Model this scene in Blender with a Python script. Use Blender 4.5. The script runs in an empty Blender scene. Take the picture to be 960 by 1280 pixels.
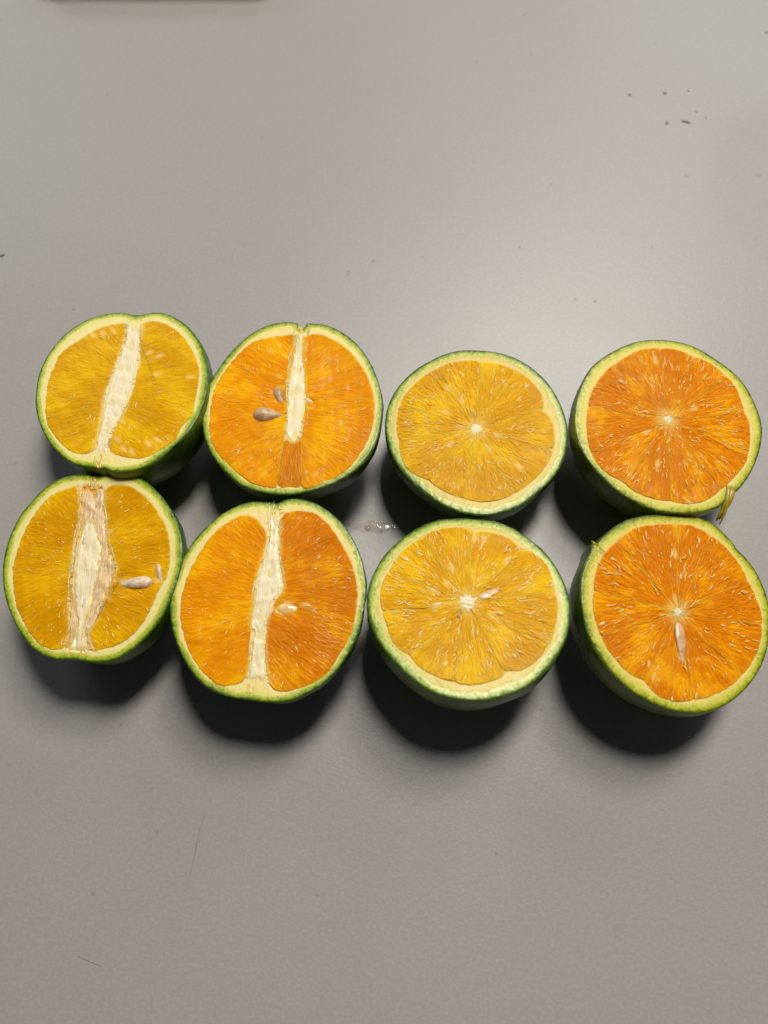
import bpy, math, random
import numpy as np

MM = 0.001
scene = bpy.context.scene
col = scene.collection

# ------------------------------------------------------------------ camera
cam = bpy.data.cameras.new('camera')
cam.sensor_fit = 'VERTICAL'
cam.sensor_height = 36.0
cam.lens = 36.0 * 950.0 / 1280.0
cam.clip_start = 0.01
cam.clip_end = 20.0
cam.dof.use_dof = True
cam.dof.focus_distance = 0.246
cam.dof.aperture_fstop = cam.lens / 3.2
cam_o = bpy.data.objects.new('camera', cam)
cam_o.location = (0, 0, 0.258)
cam_o.rotation_euler = (math.radians(19), 0, 0)
col.objects.link(cam_o)
scene.camera = cam_o

# ------------------------------------------------------------------ world and lamps
world = bpy.data.worlds.new('World')
scene.world = world
world.use_nodes = True
bg = world.node_tree.nodes['Background']
bg.inputs['Color'].default_value = (0.80, 0.86, 1.0, 1)
bg.inputs['Strength'].default_value = 0.036


def area_lamp(name, loc, aim, size, power, color, shape='RECTANGLE', size_y=None):
    l = bpy.data.lights.new(name, 'AREA')
    l.shape = shape
    l.size = size
    if size_y:
        l.size_y = size_y
    l.energy = power
    l.color = color
    o = bpy.data.objects.new(name, l)
    o.location = loc
    d = np.array(aim, float) - np.array(loc, float)
    from mathutils import Vector
    o.rotation_euler = Vector(d).to_track_quat('-Z', 'Y').to_euler()
    col.objects.link(o)
    return o


area_lamp('ceiling_lamp', (0.18, 0.53, 1.24), (0.02, 0.10, 0), 0.26, 10.2, (1.0, 0.95, 0.88), 'DISK')
area_lamp('far_ceiling_lamp', (0.40, 0.84, 1.30), (0.03, 0.10, 0), 0.36, 9.8, (1.0, 0.93, 0.84), 'DISK')
area_lamp('window_light', (1.35, 2.7, 1.75), (0, 0.2, 0), 1.1, 12.5, (0.82, 0.90, 1.0), 'RECTANGLE', 1.0)
area_lamp('left_window_light', (-1.75, 2.5, 1.75), (0, 0.2, 0), 1.1, 12.5, (0.86, 0.92, 1.0), 'RECTANGLE', 1.0)

scene.view_settings.view_transform = 'Standard'
scene.view_settings.look = 'None'
scene.view_settings.exposure = 0.0
scene.view_settings.gamma = 1.0
scene.cycles.use_denoising = True
scene.cycles.max_bounces = 8
scene.cycles.sample_clamp_indirect = 6.0

# ------------------------------------------------------------------ traced measurements, in mm
FRUIT = {
"f1":{"g":[0.1,-0.12],"o":[-88.57,122.83],"H":29,"size":[60.1,64.5],"rim":[[-1.0,31.61],[1.72,31.32],[8.09,32.07],[14.08,29.78],[19.9,25.05],[24.73,18.42],[27.89,10.74],[29.51,2.11],[29.3,-5.36],[27.72,-12.16],[24.35,-19.11],[19.23,-25.06],[14.32,-29.41],[8.49,-31.64],[2.32,-31.68],[-1.0,-30.33],[-2.69,-30.56],[-5.24,-29.84],[-12.22,-27.86],[-18.84,-22.76],[-24.6,-15.51],[-28.67,-7.14],[-30.45,1.36],[-30.61,10.02],[-28.41,17.88],[-24.42,24.9],[-17.74,30.47],[-10.41,32.76],[-4.25,32.78]],"segs":[[[-2.22,27.05],[-6.46,27.35],[-12.33,25.91],[-18.38,21.29],[-23.61,16.67],[-25.44,10.58],[-26.31,3.68],[-25.47,-4.82],[-23.6,-11.52],[-19.91,-17.34],[-14.67,-22.33],[-10.04,-24.49],[-5.71,-23.14],[-5.31,-17.26],[-5.26,-9.21],[-5.79,-1.73],[-4.94,4.14],[-3.74,12.74],[-2.51,21.59]],[[2.99,26.23],[7.16,27.78],[13.55,25.04],[18.62,20.17],[22.69,13.69],[25.66,6.58],[26.05,-0.21],[25.55,-8.41],[25.22,-11.63],[22.28,-16.25],[20.76,-20.89],[16.36,-24.16],[11.24,-26.99],[5.62,-26.36],[0.42,-24.19],[-0.51,-20.65],[0.49,-15.96],[2.8,-8.0],[4.56,-0.64],[4.88,9.58],[4.11,18.44]]],"core":[[-2.12,28.89],[-2.23,19.76],[-3.69,10.11],[-5.02,2.44],[-5.73,-4.24],[-5.2,-10.84],[-5.31,-17.26],[-5.43,-22.76],[-5.17,-26.25],[-0.96,-26.44],[-0.96,-22.19],[-0.22,-15.92],[1.97,-9.59],[3.83,-0.6],[4.36,9.61],[3.72,21.17],[3.24,28.7]],"axis":[[-0.09,30.61],[-2.94,-28.27]],"spots":[[-10.47,23.95],[-14.17,23.28],[-6.78,24.61],[7.54,14.22],[11.44,12.66],[11.7,5.29],[12.61,-22.05],[15.19,-20.62],[4.5,-23.61],[7.48,-24.9],[1.84,-19.98],[23.51,3.3],[2.12,-12.84]],"plug":[[-3.39,-24.79],[-2.7,-30.1]]},
"f2":{"g":[0.02,-0.03],"o":[-30.41,116.34],"H":30,"size":[60.0,65.0],"rim":[[0.17,32.08],[0.74,30.36],[2.06,30.01],[3.13,30.67],[3.88,32.03],[10.0,31.27],[15.87,28.21],[21.71,22.68],[26.05,15.2],[28.9,7.09],[29.95,-0.04],[29.27,-7.78],[27.58,-14.59],[24.24,-20.52],[19.59,-25.25],[13.65,-28.83],[6.39,-31.29],[-0.88,-32.31],[-8.25,-31.54],[-15.09,-28.97],[-20.8,-24.19],[-25.3,-18.61],[-28.6,-11.8],[-30.08,-4.11],[-29.97,2.95],[-28.24,9.33],[-25.2,15.8],[-21.34,21.96],[-15.95,27.78],[-9.63,31.52],[-3.86,32.65]],"segs":[[[-0.34,26.73],[-4.31,26.78],[-10.03,25.59],[-14.99,23.97],[-19.04,19.85],[-22.93,14.14],[-25.99,7.69],[-26.9,1.34],[-27.03,-5.69],[-26.12,-12.59],[-23.31,-17.88],[-18.18,-23.11],[-12.5,-27.54],[-7.03,-29.39],[-4.04,-29.05],[-3.69,-22.5],[-2.6,-12.8],[-2.23,-5.93],[-2.24,1.87],[-2.21,9.04],[-1.3,15.52],[-0.29,22.12]],[[2.66,23.75],[3.29,26.26],[7.95,27.05],[13.07,24.46],[17.44,21.07],[21.79,15.25],[25.03,8.73],[26.68,2.35],[26.72,-5.44],[25.19,-12.3],[22.19,-18.28],[18.22,-23.41],[12.95,-27.38],[7.67,-29.51],[4.32,-29.26],[3.87,-21.08],[3.56,-12.86],[3.99,-5.99],[4.65,2.59],[4.0,10.58],[3.13,17.11]],[[-1.76,-13.19],[1.01,-13.97],[2.88,-12.85],[3.33,-21.08],[3.78,-28.97],[0.32,-29.45],[-3.38,-28.91],[-3.02,-22.5],[-2.32,-15.82]]],"core":[[-0.08,29.27],[-0.18,22.95],[-1.3,15.52],[-2.07,9.04],[-2.1,1.87],[-2.09,-5.93],[-1.98,-11.29],[1.01,-13.97],[3.06,-10.58],[3.72,-4.44],[4.27,3.38],[3.62,11.39],[2.81,17.94],[2.73,23.75],[2.96,29.23]],"axis":[[0.96,30.53],[0.34,-29.81]],"spots":[[-5.58,23.02],[-8.32,20.55],[-3.23,18.83],[-4.97,10.68],[-4.07,6.65],[5.18,3.37],[5.34,-1.35]],"plug":[[1.11,30.36],[1.27,26.29]],"seeds":[[[-13.3,-3.5],[-2.89,-3.6],[-7.89,-3.55]],[[-5.84,6.83],[-3.62,0.15],[-4.99,3.88]],[[4.17,2.2],[7.22,0.59],[5.59,1.39]]]},
"f3":{"g":[0.0,-0.05],"o":[30.72,108.43],"H":27.5,"size":[60.7,61.9],"rim":[[-1.04,31.15],[7.24,30.53],[14.62,28.06],[21.04,23.25],[25.77,17.22],[28.85,10.03],[30.39,2.58],[30.16,-3.9],[28.1,-11.05],[24.38,-17.28],[19.05,-22.64],[13.16,-27.16],[6.77,-29.77],[1.2,-30.74],[-4.97,-30.0],[-11.11,-27.54],[-17.25,-23.02],[-22.77,-17.67],[-27.3,-11.05],[-29.64,-3.9],[-30.35,2.58],[-29.03,10.03],[-25.31,17.22],[-19.28,23.68],[-11.68,28.5],[-6.34,30.53]],
"flesh":[[-1.22,26.74],[2.14,26.3],[6.24,25.86],[12.85,23.68],[15.86,21.77],[18.67,19.36],[22.22,14.24],[22.94,9.36],[22.31,6.87],[24.54,4.72],[25.62,-0.68],[24.87,-7.1],[21.87,-13.4],[17.26,-18.44],[11.35,-23.02],[5.64,-25.29],[0.06,-25.81],[-6.15,-24.53],[-11.64,-21.88],[-16.45,-18.44],[-22.03,-15.35],[-24.81,-10.27],[-25.83,-3.9],[-26.29,2.58],[-25.0,10.03],[-21.63,15.51],[-15.59,21.51],[-8.77,25.42]],"ctr":[[-0.02,0.14]],"spots":[[-4.45,10.87],[-10.08,6.7],[-9.06,15.94],[-9.01,-5.51],[3.8,-7.1],[6.92,-2.29],[-5.19,0.95],[13.38,-13.4]],"bnd":[[2.51,26.3],[14.26,22.38],[22.45,7.7],[24.87,-7.1],[11.35,-23.02],[-5.45,-24.53],[-16.46,-18.82],[-26.19,-3.9],[-25.36,10.03],[-12.54,24.12]]},
"f4":{"g":[-0.07,-0.03],"o":[93.91,109.65],"H":30,"size":[63.7,64.1],"rim":[[0.63,32.2],[8.1,31.67],[14.56,29.38],[20.66,24.97],[25.88,20.14],[29.4,14.48],[31.46,7.22],[32.15,0.05],[30.21,-7.83],[26.29,-15.6],[21.67,-21.72],[18.19,-24.77],[16.44,-25.55],[13.45,-28.9],[6.1,-31.47],[-0.86,-31.92],[-7.64,-31.23],[-13.52,-28.86],[-19.91,-24.68],[-24.86,-19.31],[-28.79,-13.46],[-31.17,-6.71],[-31.52,0.23],[-29.95,8.19],[-26.73,15.57],[-22.1,21.94],[-14.9,27.27],[-7.02,31.01]],
"flesh":[[0.15,28.51],[6.86,28.2],[12.53,25.9],[18.12,23.18],[22.66,18.76],[25.51,13.51],[26.63,7.04],[27.58,0.69],[26.62,-6.4],[24.67,-12.61],[20.17,-18.03],[14.34,-23.4],[8.14,-27.22],[2.4,-28.46],[-3.06,-27.87],[-8.46,-26.92],[-14.38,-24.53],[-18.16,-21.34],[-23.32,-17.78],[-26.62,-12.65],[-27.43,-6.59],[-27.19,-0.4],[-25.92,6.74],[-22.97,13.28],[-17.94,19.62],[-11.51,24.47],[-5.96,27.4]],"ctr":[[-0.01,1.32]],"spots":[[-7.61,-3.63],[-1.17,24.06],[9.53,5.63],[-5.53,-15.02]],"bnd":[[0.9,28.54],[12.53,25.9],[22.66,18.76],[27.32,4.66],[25.3,-11.06],[14.34,-23.4],[-2.71,-27.86],[-16.9,-22.4],[-26.9,-11.9],[-26.29,5.14],[-15.13,21.81]],
"flap":[[17.21,-22.21],[17.03,-26.26],[13.87,-32.72]]},
"f5":{"g":[0.08,-0.02],"o":[-90.96,61.93],"H":29,"size":[57.3,61.0],"rim":[[-5.23,30.07],[-3.75,29.44],[-2.02,29.53],[-0.05,30.42],[5.52,30.46],[11.25,28.81],[16.47,25.16],[21.06,20.37],[25.04,14.27],[27.51,7.99],[28.35,1.86],[27.86,-4.78],[26.22,-11.29],[23.65,-17.66],[19.77,-23.27],[15.17,-27.57],[10.38,-29.98],[4.72,-30.53],[-1.14,-29.72],[-7.6,-29.46],[-13.12,-27.22],[-18.43,-22.75],[-22.72,-16.93],[-26.22,-10.34],[-28.29,-3.65],[-28.97,3.16],[-28.13,10.07],[-26.11,16.37],[-23.11,21.3],[-19.02,26.26],[-13.89,29.39],[-8.42,30.32]],"segs":[[[-7.74,25.54],[-11.83,24.94],[-16.39,22.91],[-19.9,18.69],[-22.96,12.04],[-24.3,5.81],[-24.96,-1.02],[-23.77,-7.08],[-21.74,-13.05],[-17.65,-19.58],[-13.64,-24.08],[-8.73,-26.34],[-4.94,-25.76],[-4.48,-21.04],[-5.42,-14.62],[-6.25,-6.75],[-6.77,-0.05],[-6.65,6.08],[-6.19,12.31],[-6.72,19.39]],[[1.3,22.74],[2.01,25.25],[7.47,25.8],[13.36,22.38],[17.96,17.63],[21.55,12.28],[23.72,6.03],[24.39,-0.73],[23.68,-5.36],[21.55,-9.9],[19.58,-15.68],[16.36,-21.34],[11.67,-25.04],[6.74,-26.53],[3.06,-26.8],[2.01,-22.4],[3.71,-19.26],[5.36,-13.51],[6.54,-8.97],[8.35,-2.39],[6.71,1.68],[4.76,6.49],[3.37,12.06],[1.95,17.72]]],"under":[[-6.95,25.88],[-6.44,19.38],[-5.85,12.3],[-6.42,5.38],[-6.24,-1.41],[-5.86,-8.08],[-5.23,-14.63],[-4.15,-21.05],[-4.36,-26.21],[2.82,-26.92],[1.81,-22.4],[3.48,-18.94],[5.16,-13.51],[6.32,-8.31],[8.08,-2.39],[6.37,1.68],[4.42,6.5],[3.16,12.06],[1.56,19.16],[-0.12,25.67]],"core":[[-3.75,14.35],[-4.83,10.88],[-5.81,5.37],[-5.63,-1.43],[-4.8,-8.1],[-3.19,-14.66],[-1.79,-19.81],[-2.91,-24.22],[-3.74,-27.34],[2.74,-27.73],[1.3,-24.28],[0.29,-19.84],[1.41,-14.74],[2.03,-8.23],[2.67,-1.6],[2.04,5.18],[0.31,10.05],[-2.17,14.31]],"axis":[[-3.7,26.51],[-0.52,-27.38]],"spots":[[3.98,9.96],[7.13,-1.7],[7.31,-5.69],[6.0,-10.92],[10.61,-5.76],[21.78,-5.98],[-4.44,-15.93]],"plug":[[-3.59,29.28],[-3.03,25.18]],"seeds":[[[20.18,-6.28],[8.78,-6.91],[14.99,-3.86]],[[20.88,-0.52],[22.85,-6.79],[20.19,-3.3]]]},
"f6":{"g":[0.02,-0.02],"o":[-35.24,51.15],"H":31,"size":[59.7,63.0],"rim":[[-0.33,30.4],[1.24,30.08],[2.48,30.68],[4.55,31.56],[8.78,31.53],[14.47,29.61],[19.47,25.85],[23.74,21.04],[27.27,14.51],[29.25,8.11],[29.78,1.84],[29.17,-4.99],[26.94,-12.99],[23.12,-20.17],[18.06,-25.92],[12.37,-29.38],[6.67,-31.43],[0.25,-31.42],[-6.24,-30.6],[-12.13,-29.33],[-17.53,-26.47],[-22.54,-21.33],[-26.43,-14.8],[-29.13,-7.45],[-29.93,-0.64],[-29.1,6.31],[-26.95,12.68],[-23.37,19.15],[-18.25,25.0],[-12.22,29.06],[-6.69,30.74]],"segs":[[[-3.4,22.32],[-5.64,24.91],[-9.19,25.68],[-13.27,23.86],[-17.21,20.57],[-20.98,15.51],[-23.88,9.1],[-25.71,2.8],[-26.29,-3.4],[-24.87,-10.16],[-22.29,-16.78],[-18.56,-21.99],[-13.69,-25.85],[-9.74,-26.49],[-6.26,-25.22],[-4.91,-20.74],[-4.92,-14.21],[-5.2,-7.55],[-4.67,-0.75],[-4.33,6.18],[-2.38,13.97],[-1.97,19.02]],[[2.68,23.38],[3.75,25.96],[7.55,27.05],[13.18,26.27],[17.46,22.55],[21.04,17.43],[24.23,11.68],[26.02,6.03],[26.77,0.48],[26.19,-6.32],[24.95,-12.33],[21.76,-17.57],[17.99,-23.37],[12.91,-26.54],[7.16,-28.11],[2.94,-27.47],[1.27,-23.97],[0.47,-17.5],[0.31,-10.91],[0.77,-6.9],[2.34,-2.15],[4.82,2.31],[3.6,9.66],[2.92,16.82]]],"core":[[-0.92,28.23],[-1.06,24.14],[-0.65,20.47],[-1.73,14.68],[-3.86,6.18],[-4.33,-0.75],[-5.12,-8.89],[-4.1,-10.23],[-4.26,-17.49],[-4.96,-25.23],[-3.2,-27.45],[1.32,-27.46],[1.14,-23.97],[0.2,-17.5],[-0.12,-10.25],[0.5,-5.55],[1.95,-1.13],[4.61,2.51],[3.26,11.08],[2.54,20.45],[2.61,27.83]],"axis":[[0.86,27.84],[-1.89,-27.77]],"spots":[[3.47,-4.88],[6.03,-2.17],[11.42,-2.88],[-3.46,23.42]],"plug":[[0.89,29.94],[0.58,26.35]],"seeds":[[[2.42,-3.86],[11.13,-4.1],[6.01,-1.83]]],"cav":[[1.35,-2.49],[3.85,1.27],[8.54,2.08],[13.34,-0.15],[14.79,-3.57],[12.9,-6.94],[7.63,-8.27],[2.57,-6.9],[0.8,-4.87]]},
"f7":{"g":[0.0,-0.16],"o":[25.26,47.4],"H":34,"size":[60.6,57.3],"rim":[[-1.61,29.22],[4.91,28.82],[10.67,28.01],[16.24,25.2],[21.6,20.85],[26.04,15.43],[28.9,9.37],[30.37,2.73],[30.02,-3.73],[28.08,-10.02],[24.07,-16.14],[18.92,-21.45],[13.38,-25.03],[6.73,-27.28],[0.23,-28.05],[-6.19,-27.28],[-11.95,-25.36],[-17.72,-21.45],[-22.93,-16.14],[-27.26,-10.02],[-29.66,-3.73],[-30.27,2.0],[-29.42,7.88],[-26.3,14.66],[-22.03,20.07],[-15.5,25.2],[-8.91,28.41]],
"flesh":[[-1.77,25.84],[0.74,25.44],[2.64,24.48],[7.51,24.17],[13.13,22.27],[17.48,18.67],[21.74,16.35],[25.02,12.38],[25.79,6.39],[26.41,0.56],[25.18,-5.85],[22.5,-12.08],[18.05,-16.82],[13.89,-19.15],[11.25,-19.21],[9.38,-19.61],[7.95,-21.19],[3.14,-22.76],[-1.46,-23.28],[-5.98,-22.44],[-10.5,-20.8],[-15.03,-18.15],[-18.27,-14.8],[-22.23,-11.4],[-24.57,-5.14],[-25.93,-0.16],[-25.94,5.66],[-23.49,11.62],[-19.2,17.74],[-13.4,22.43],[-7.57,25.2]],"ctr":[[-0.17,1.13]],"spots":[[-4.51,12.38],[-10.36,4.92],[-9.83,-0.16],[-6.12,7.13],[12.54,14.66],[5.92,21.64],[3.1,22.43],[7.1,-3.02]],"bnd":[[2.15,24.8],[16.91,17.89],[25.91,4.19],[22.1,-12.76],[9.28,-19.15],[-5.34,-22.57],[-17.95,-15.14],[-25.72,-1.6],[-23.49,11.25],[-13.04,22.58]],"seeds":[[[2.99,2.36],[11.04,6.03],[7.02,6.03]],[[-3.5,-3.87],[-2.03,-1.6],[-2.68,-2.45]]]},
"f8":{"g":[-0.14,-0.04],"o":[88.33,46.9],"H":31,"size":[60.0,61.2],"rim":[[-2.38,30.62],[4.88,30.82],[12.11,30.43],[17.55,27.88],[22.44,22.25],[23.21,20.48],[25.93,17.35],[28.65,12.48],[30.34,6.24],[30.56,0.06],[29.08,-6.7],[26.03,-14.0],[21.79,-19.86],[16.06,-24.99],[9.34,-28.78],[2.43,-30.38],[-4.11,-30.02],[-10.38,-28.09],[-16.48,-24.81],[-21.19,-20.58],[-25.14,-15.03],[-28.1,-8.75],[-29.38,-1.65],[-29.4,4.97],[-28.12,11.1],[-25.1,17.29],[-23.95,20.43],[-22.73,20.2],[-20.39,22.56],[-14.25,27.14],[-8.26,29.6]],
"flesh":[[-2.87,27.09],[4.41,27.64],[10.1,26.95],[15.46,24.13],[19.24,20.67],[22.44,16.15],[24.74,10.93],[26.46,4.73],[27.43,-1.38],[25.9,-7.45],[23.01,-13.42],[18.59,-18.65],[13.11,-22.53],[7.28,-25.11],[1.01,-26.73],[-4.95,-26.8],[-9.35,-25.33],[-12.8,-21.68],[-17.68,-18.65],[-21.71,-13.7],[-24.46,-8.66],[-25.77,-2.21],[-25.48,3.76],[-24.16,9.88],[-21.08,16.2],[-15.59,21.7],[-9.48,25.55]],"ctr":[[0.55,-0.8]],"spots":[[0.11,3.22],[2.25,17.84],[0.6,-7.4]],"bnd":[[4.41,27.64],[14.79,24.46],[24.97,10.24],[26.91,-4.09],[17.78,-19.3],[1.68,-26.72],[-13.09,-21.38],[-24.46,-8.66],[-25.14,5.11],[-15.98,21.33]],"seeds":[[[0.11,-3.8],[-0.1,-16.57],[-2.87,-8.79]]]}}
SPOT = {"droplets":[[-5.7,82.8],[-1.14,81.46],[-12.57,84.3],[76.13,178.26],[83.82,177.15]],"crumbs":[[108.71,283.95],[124.4,284.87],[134.86,286.26],[123.42,268.04],[131.47,268.26],[136.78,274.12],[140.52,270.73],[175.37,321.26],[-154.98,198.8],[-122.7,173.45],[55.49,203.09],[109.34,203.09]],"hair":[[-56.59,-12.16],[-57.95,-17.29],[-58.89,-24.17],[-60.26,-31.6]],"hair2":[[-91.82,-51.53],[-88.32,-52.79],[-84.08,-54.25]],"hl":[[80.9,194.93]],"tray":[[-156.78,339.92],[-52.31,340.95]]}


# ------------------------------------------------------------------ node helpers
class NT:
    def __init__(self, name):
        self.m = bpy.data.materials.new(name)
        self.m.use_nodes = True
        self.t = self.m.node_tree
        self.b = self.t.nodes['Principled BSDF']

    def n(self, kind, **kw):
        nd = self.t.nodes.new(kind)
        for k, v in kw.items():
            if k in nd.inputs:
                nd.inputs[k].default_value = v
            else:
                setattr(nd, k, v)
        return nd

    def l(self, a, b):
        self.t.links.new(a, b)

    def attr(self, name):
        return self.n('ShaderNodeAttribute', attribute_name=name)

    def math(self, op, a, b=None, clamp=False):
        nd = self.n('ShaderNodeMath', operation=op, use_clamp=clamp)
        for i, v in enumerate((a, b)):
            if v is None:
                continue
            if isinstance(v, (int, float)):
                nd.inputs[i].default_value = v
            else:
                self.l(v, nd.inputs[i])
        return nd.outputs[0]

    def ramp(self, fac, stops):
        nd = self.n('ShaderNodeValToRGB')
        cr = nd.color_ramp
        while len(cr.elements) < len(stops):
            cr.elements.new(0.5)
        for e, (p, c) in zip(cr.elements, stops):
            e.position = p
            e.color = (*c, 1) if len(c) == 3 else c
        self.l(fac, nd.inputs[0])
        return nd.outputs[0]

    def mix(self, fac, a, b, mode='MIX'):
        nd = self.n('ShaderNodeMix', data_type='RGBA', blend_type=mode)
        for i, v in ((0, fac), (6, a), (7, b)):
            if isinstance(v, (int, float)):
                nd.inputs[i].default_value = v
            elif isinstance(v, tuple):
                nd.inputs[i].default_value = (*v, 1)
            else:
                self.l(v, nd.inputs[i])
        return nd.outputs[2]

    def obj(self):
        return self.n('ShaderNodeTexCoord').outputs['Object']

    def noise(self, vec, scale, detail=3.0, rough=0.55):
        nd = self.n('ShaderNodeTexNoise')
        nd.inputs['Scale'].default_value = scale
        nd.inputs['Detail'].default_value = detail
        nd.inputs['Roughness'].default_value = rough
        if vec is not None:
            self.l(vec, nd.inputs['Vector'])
        return nd.outputs['Fac']

    def bump(self, h, strength, dist, prev=None):
        nd = self.n('ShaderNodeBump')
        nd.inputs['Strength'].default_value = strength
        nd.inputs['Distance'].default_value = dist
        self.l(h, nd.inputs['Height'])
        if prev is not None:
            self.l(prev, nd.inputs['Normal'])
        return nd.outputs[0]

    def set(self, **kw):
        for k, v in kw.items():
            self.b.inputs[k.replace('_', ' ')].default_value = v


# ------------------------------------------------------------------ materials
def mat_table():
    w = NT('grey_laminate')
    o = w.obj()
    big = w.noise(o, 5.0, 3)
    fine = w.noise(o, 900.0, 2, 0.6)
    c = w.mix(w.ramp(big, [(0.35, (0, 0, 0)), (0.68, (1, 1, 1))]), (0.342, 0.320, 0.305), (0.358, 0.338, 0.322))
    c = w.mix(w.math('MULTIPLY', w.ramp(fine, [(0.45, (0, 0, 0)), (0.62, (1, 1, 1))]), 0.16), c, (0.50, 0.49, 0.48))
    sp = w.noise(o, 160.0, 2, 0.5)
    c = w.mix(w.math('MULTIPLY', w.ramp(sp, [(0.73, (0, 0, 0)), (0.76, (1, 1, 1))]), 0.35), c, (0.16, 0.15, 0.14))
    w.l(c, w.b.inputs['Base Color'])
    sm = w.noise(o, 9.0, 4, 0.6)
    r = w.n('ShaderNodeMapRange')
    w.l(sm, r.inputs[0])
    r.inputs[1].default_value = 0.3
    r.inputs[2].default_value = 0.7
    r.inputs[3].default_value = 0.37
    r.inputs[4].default_value = 0.45
    mp = w.n('ShaderNodeMapping', vector_type='POINT')
    mp.inputs['Location'].default_value = (-0.185 / 0.055, -0.232 / 0.055, 0)
    mp.inputs['Scale'].default_value = (1 / 0.055, 1 / 0.055, 0)
    w.l(o, mp.inputs['Vector'])
    ln = w.n('ShaderNodeVectorMath', operation='LENGTH')
    w.l(mp.outputs[0], ln.inputs[0])
    dd = w.math('ADD', ln.outputs['Value'], w.math('MULTIPLY', w.math('SUBTRACT', w.noise(o, 25.0, 3), 0.5), 0.35))
    smear = w.ramp(dd, [(0.80, (1, 1, 1)), (1.0, (0, 0, 0))])
    w.l(w.math('ADD', r.outputs[0], w.math('MULTIPLY', smear, 0.14)), w.b.inputs['Roughness'])
    w.set(IOR=1.5, Specular_IOR_Level=0.5)
    g = w.noise(o, 1300.0, 2, 0.5)
    g2 = w.noise(o, 420.0, 2, 0.5)
    n1 = w.bump(g2, 0.26, 0.00014)
    w.l(w.bump(g, 0.5, 0.00010, n1), w.b.inputs['Normal'])
    return w.m


def mat_flesh(name, dark, mid, light, sac, torn_col=(0.92, 0.64, 0.20)):
    dark = tuple(0.5 * (a + b) for a, b in zip(dark, mid))
    w = NT(name)
    edge = w.attr('edge').outputs['Fac']
    rnd = w.attr('cell').outputs['Fac']
    patch = w.attr('patch').outputs['Fac']
    fib = w.attr('fibre').outputs['Vector']
    base = w.ramp(w.math('ADD', w.math('MULTIPLY', patch, 0.65), w.math('MULTIPLY', rnd, 0.35)),
                  [(0.15, dark), (0.5, mid), (0.85, light)])
    st = w.noise(fib, 1.0, 4, 0.6)
    base = w.mix(w.math('MULTIPLY', w.ramp(st, [(0.45, (0, 0, 0)), (0.78, (1, 1, 1))]), 0.26), base, light)
    base = w.mix(w.math('MULTIPLY', w.ramp(st, [(0.25, (1, 1, 1)), (0.48, (0, 0, 0))]), 0.15), base, dark)
    m = w.ramp(edge, [(0.0, (1, 1, 1)), (0.10, (0.3, 0.3, 0.3)), (0.22, (0, 0, 0))])
    pn = w.ramp(w.noise(fib, 0.55, 2), [(0.48, (0.05, 0.05, 0.05)), (0.68, (1, 1, 1))])
    base = w.mix(w.math('MULTIPLY', w.math('MULTIPLY', m, pn), 0.65), base, sac)
    wall = w.math('MULTIPLY', w.attr('wall').outputs['Fac'], w.ramp(w.noise(w.obj(), 300.0, 2), [(0.4, (0.35, 0.35, 0.35)), (0.6, (1, 1, 1))]))
    base = w.mix(w.math('MULTIPLY', wall, 0.42), base, sac)
    torn = w.ramp(w.math('ADD', w.attr('pale').outputs['Fac'], w.math('SUBTRACT', w.noise(fib, 1.6, 4, 0.65), 0.5)),
                  [(0.38, (0, 0, 0)), (0.85, (1, 1, 1))])
    base = w.mix(w.math('MULTIPLY', torn, 0.74), base, torn_col)
    w.l(base, w.b.inputs['Base Color'])
    w.set(Roughness=0.45, IOR=1.36, Specular_IOR_Level=0.05, Coat_Weight=0.6, Coat_Roughness=0.05, Coat_IOR=1.38,
          Subsurface_Weight=0.7, Subsurface_Scale=0.0015, Subsurface_Radius=(1.0, 0.65, 0.06))
    n1 = w.bump(st, 0.25, 0.00007)
    gl = w.ramp(w.noise(fib, 0.9, 3, 0.6), [(0.60, (0, 0, 0)), (0.70, (1, 1, 1))])
    n2 = w.bump(gl, 1.0, 0.00040)
    g3 = w.ramp(w.noise(w.obj(), 1100.0, 2), [(0.66, (0, 0, 0)), (0.76, (1, 1, 1))])
    n2 = w.bump(g3, 1.0, 0.00022, n2)
    wet = w.math('ADD', 0.14, w.math('MAXIMUM', w.math('MULTIPLY', gl, 1.6), w.math('MULTIPLY', g3, 1.6)), clamp=True)
    w.l(wet, w.b.inputs['Coat Weight'])
    w.l(n1, w.b.inputs['Normal'])
    w.l(n2, w.b.inputs['Coat Normal'])
    return w.m


def mat_pith(name, inner, outer, under=(0.80, 0.42, 0.06)):
    w = NT(name)
    r = w.attr('out').outputs['Fac']
    o = w.obj()
    n = w.noise(o, 700.0, 4, 0.65)
    c = w.ramp(w.math('ADD', w.math('MAXIMUM', r, 0.0), w.math('MULTIPLY', w.math('SUBTRACT', n, 0.5), 0.5)),
               [(0.0, inner), (0.55, tuple((a + b) / 2 for a, b in zip(inner, outer))), (1.0, outer)])
    blot = w.noise(o, 210.0, 4, 0.6)
    c = w.mix(w.math('MULTIPLY', w.ramp(blot, [(0.5, (0, 0, 0)), (0.68, (1, 1, 1))]), 0.30), c, (0.86, 0.66, 0.42))
    c = w.mix(w.ramp(w.math('ADD', r, 1.0), [(0.80, (1, 1, 1)), (0.99, (0, 0, 0))]), c, under)
    w.l(c, w.b.inputs['Base Color'])
    w.set(Roughness=0.42, Subsurface_Weight=0.35, Subsurface_Scale=0.0014, Subsurface_Radius=(1.0, 0.8, 0.35),
          Coat_Weight=0.06, Coat_Roughness=0.15, Specular_IOR_Level=0.25)
    n1 = w.bump(n, 0.5, 0.00022)
    w.l(w.bump(w.noise(o, 2200.0, 2), 0.4, 0.00014, n1), w.b.inputs['Normal'])
    return w.m


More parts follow.
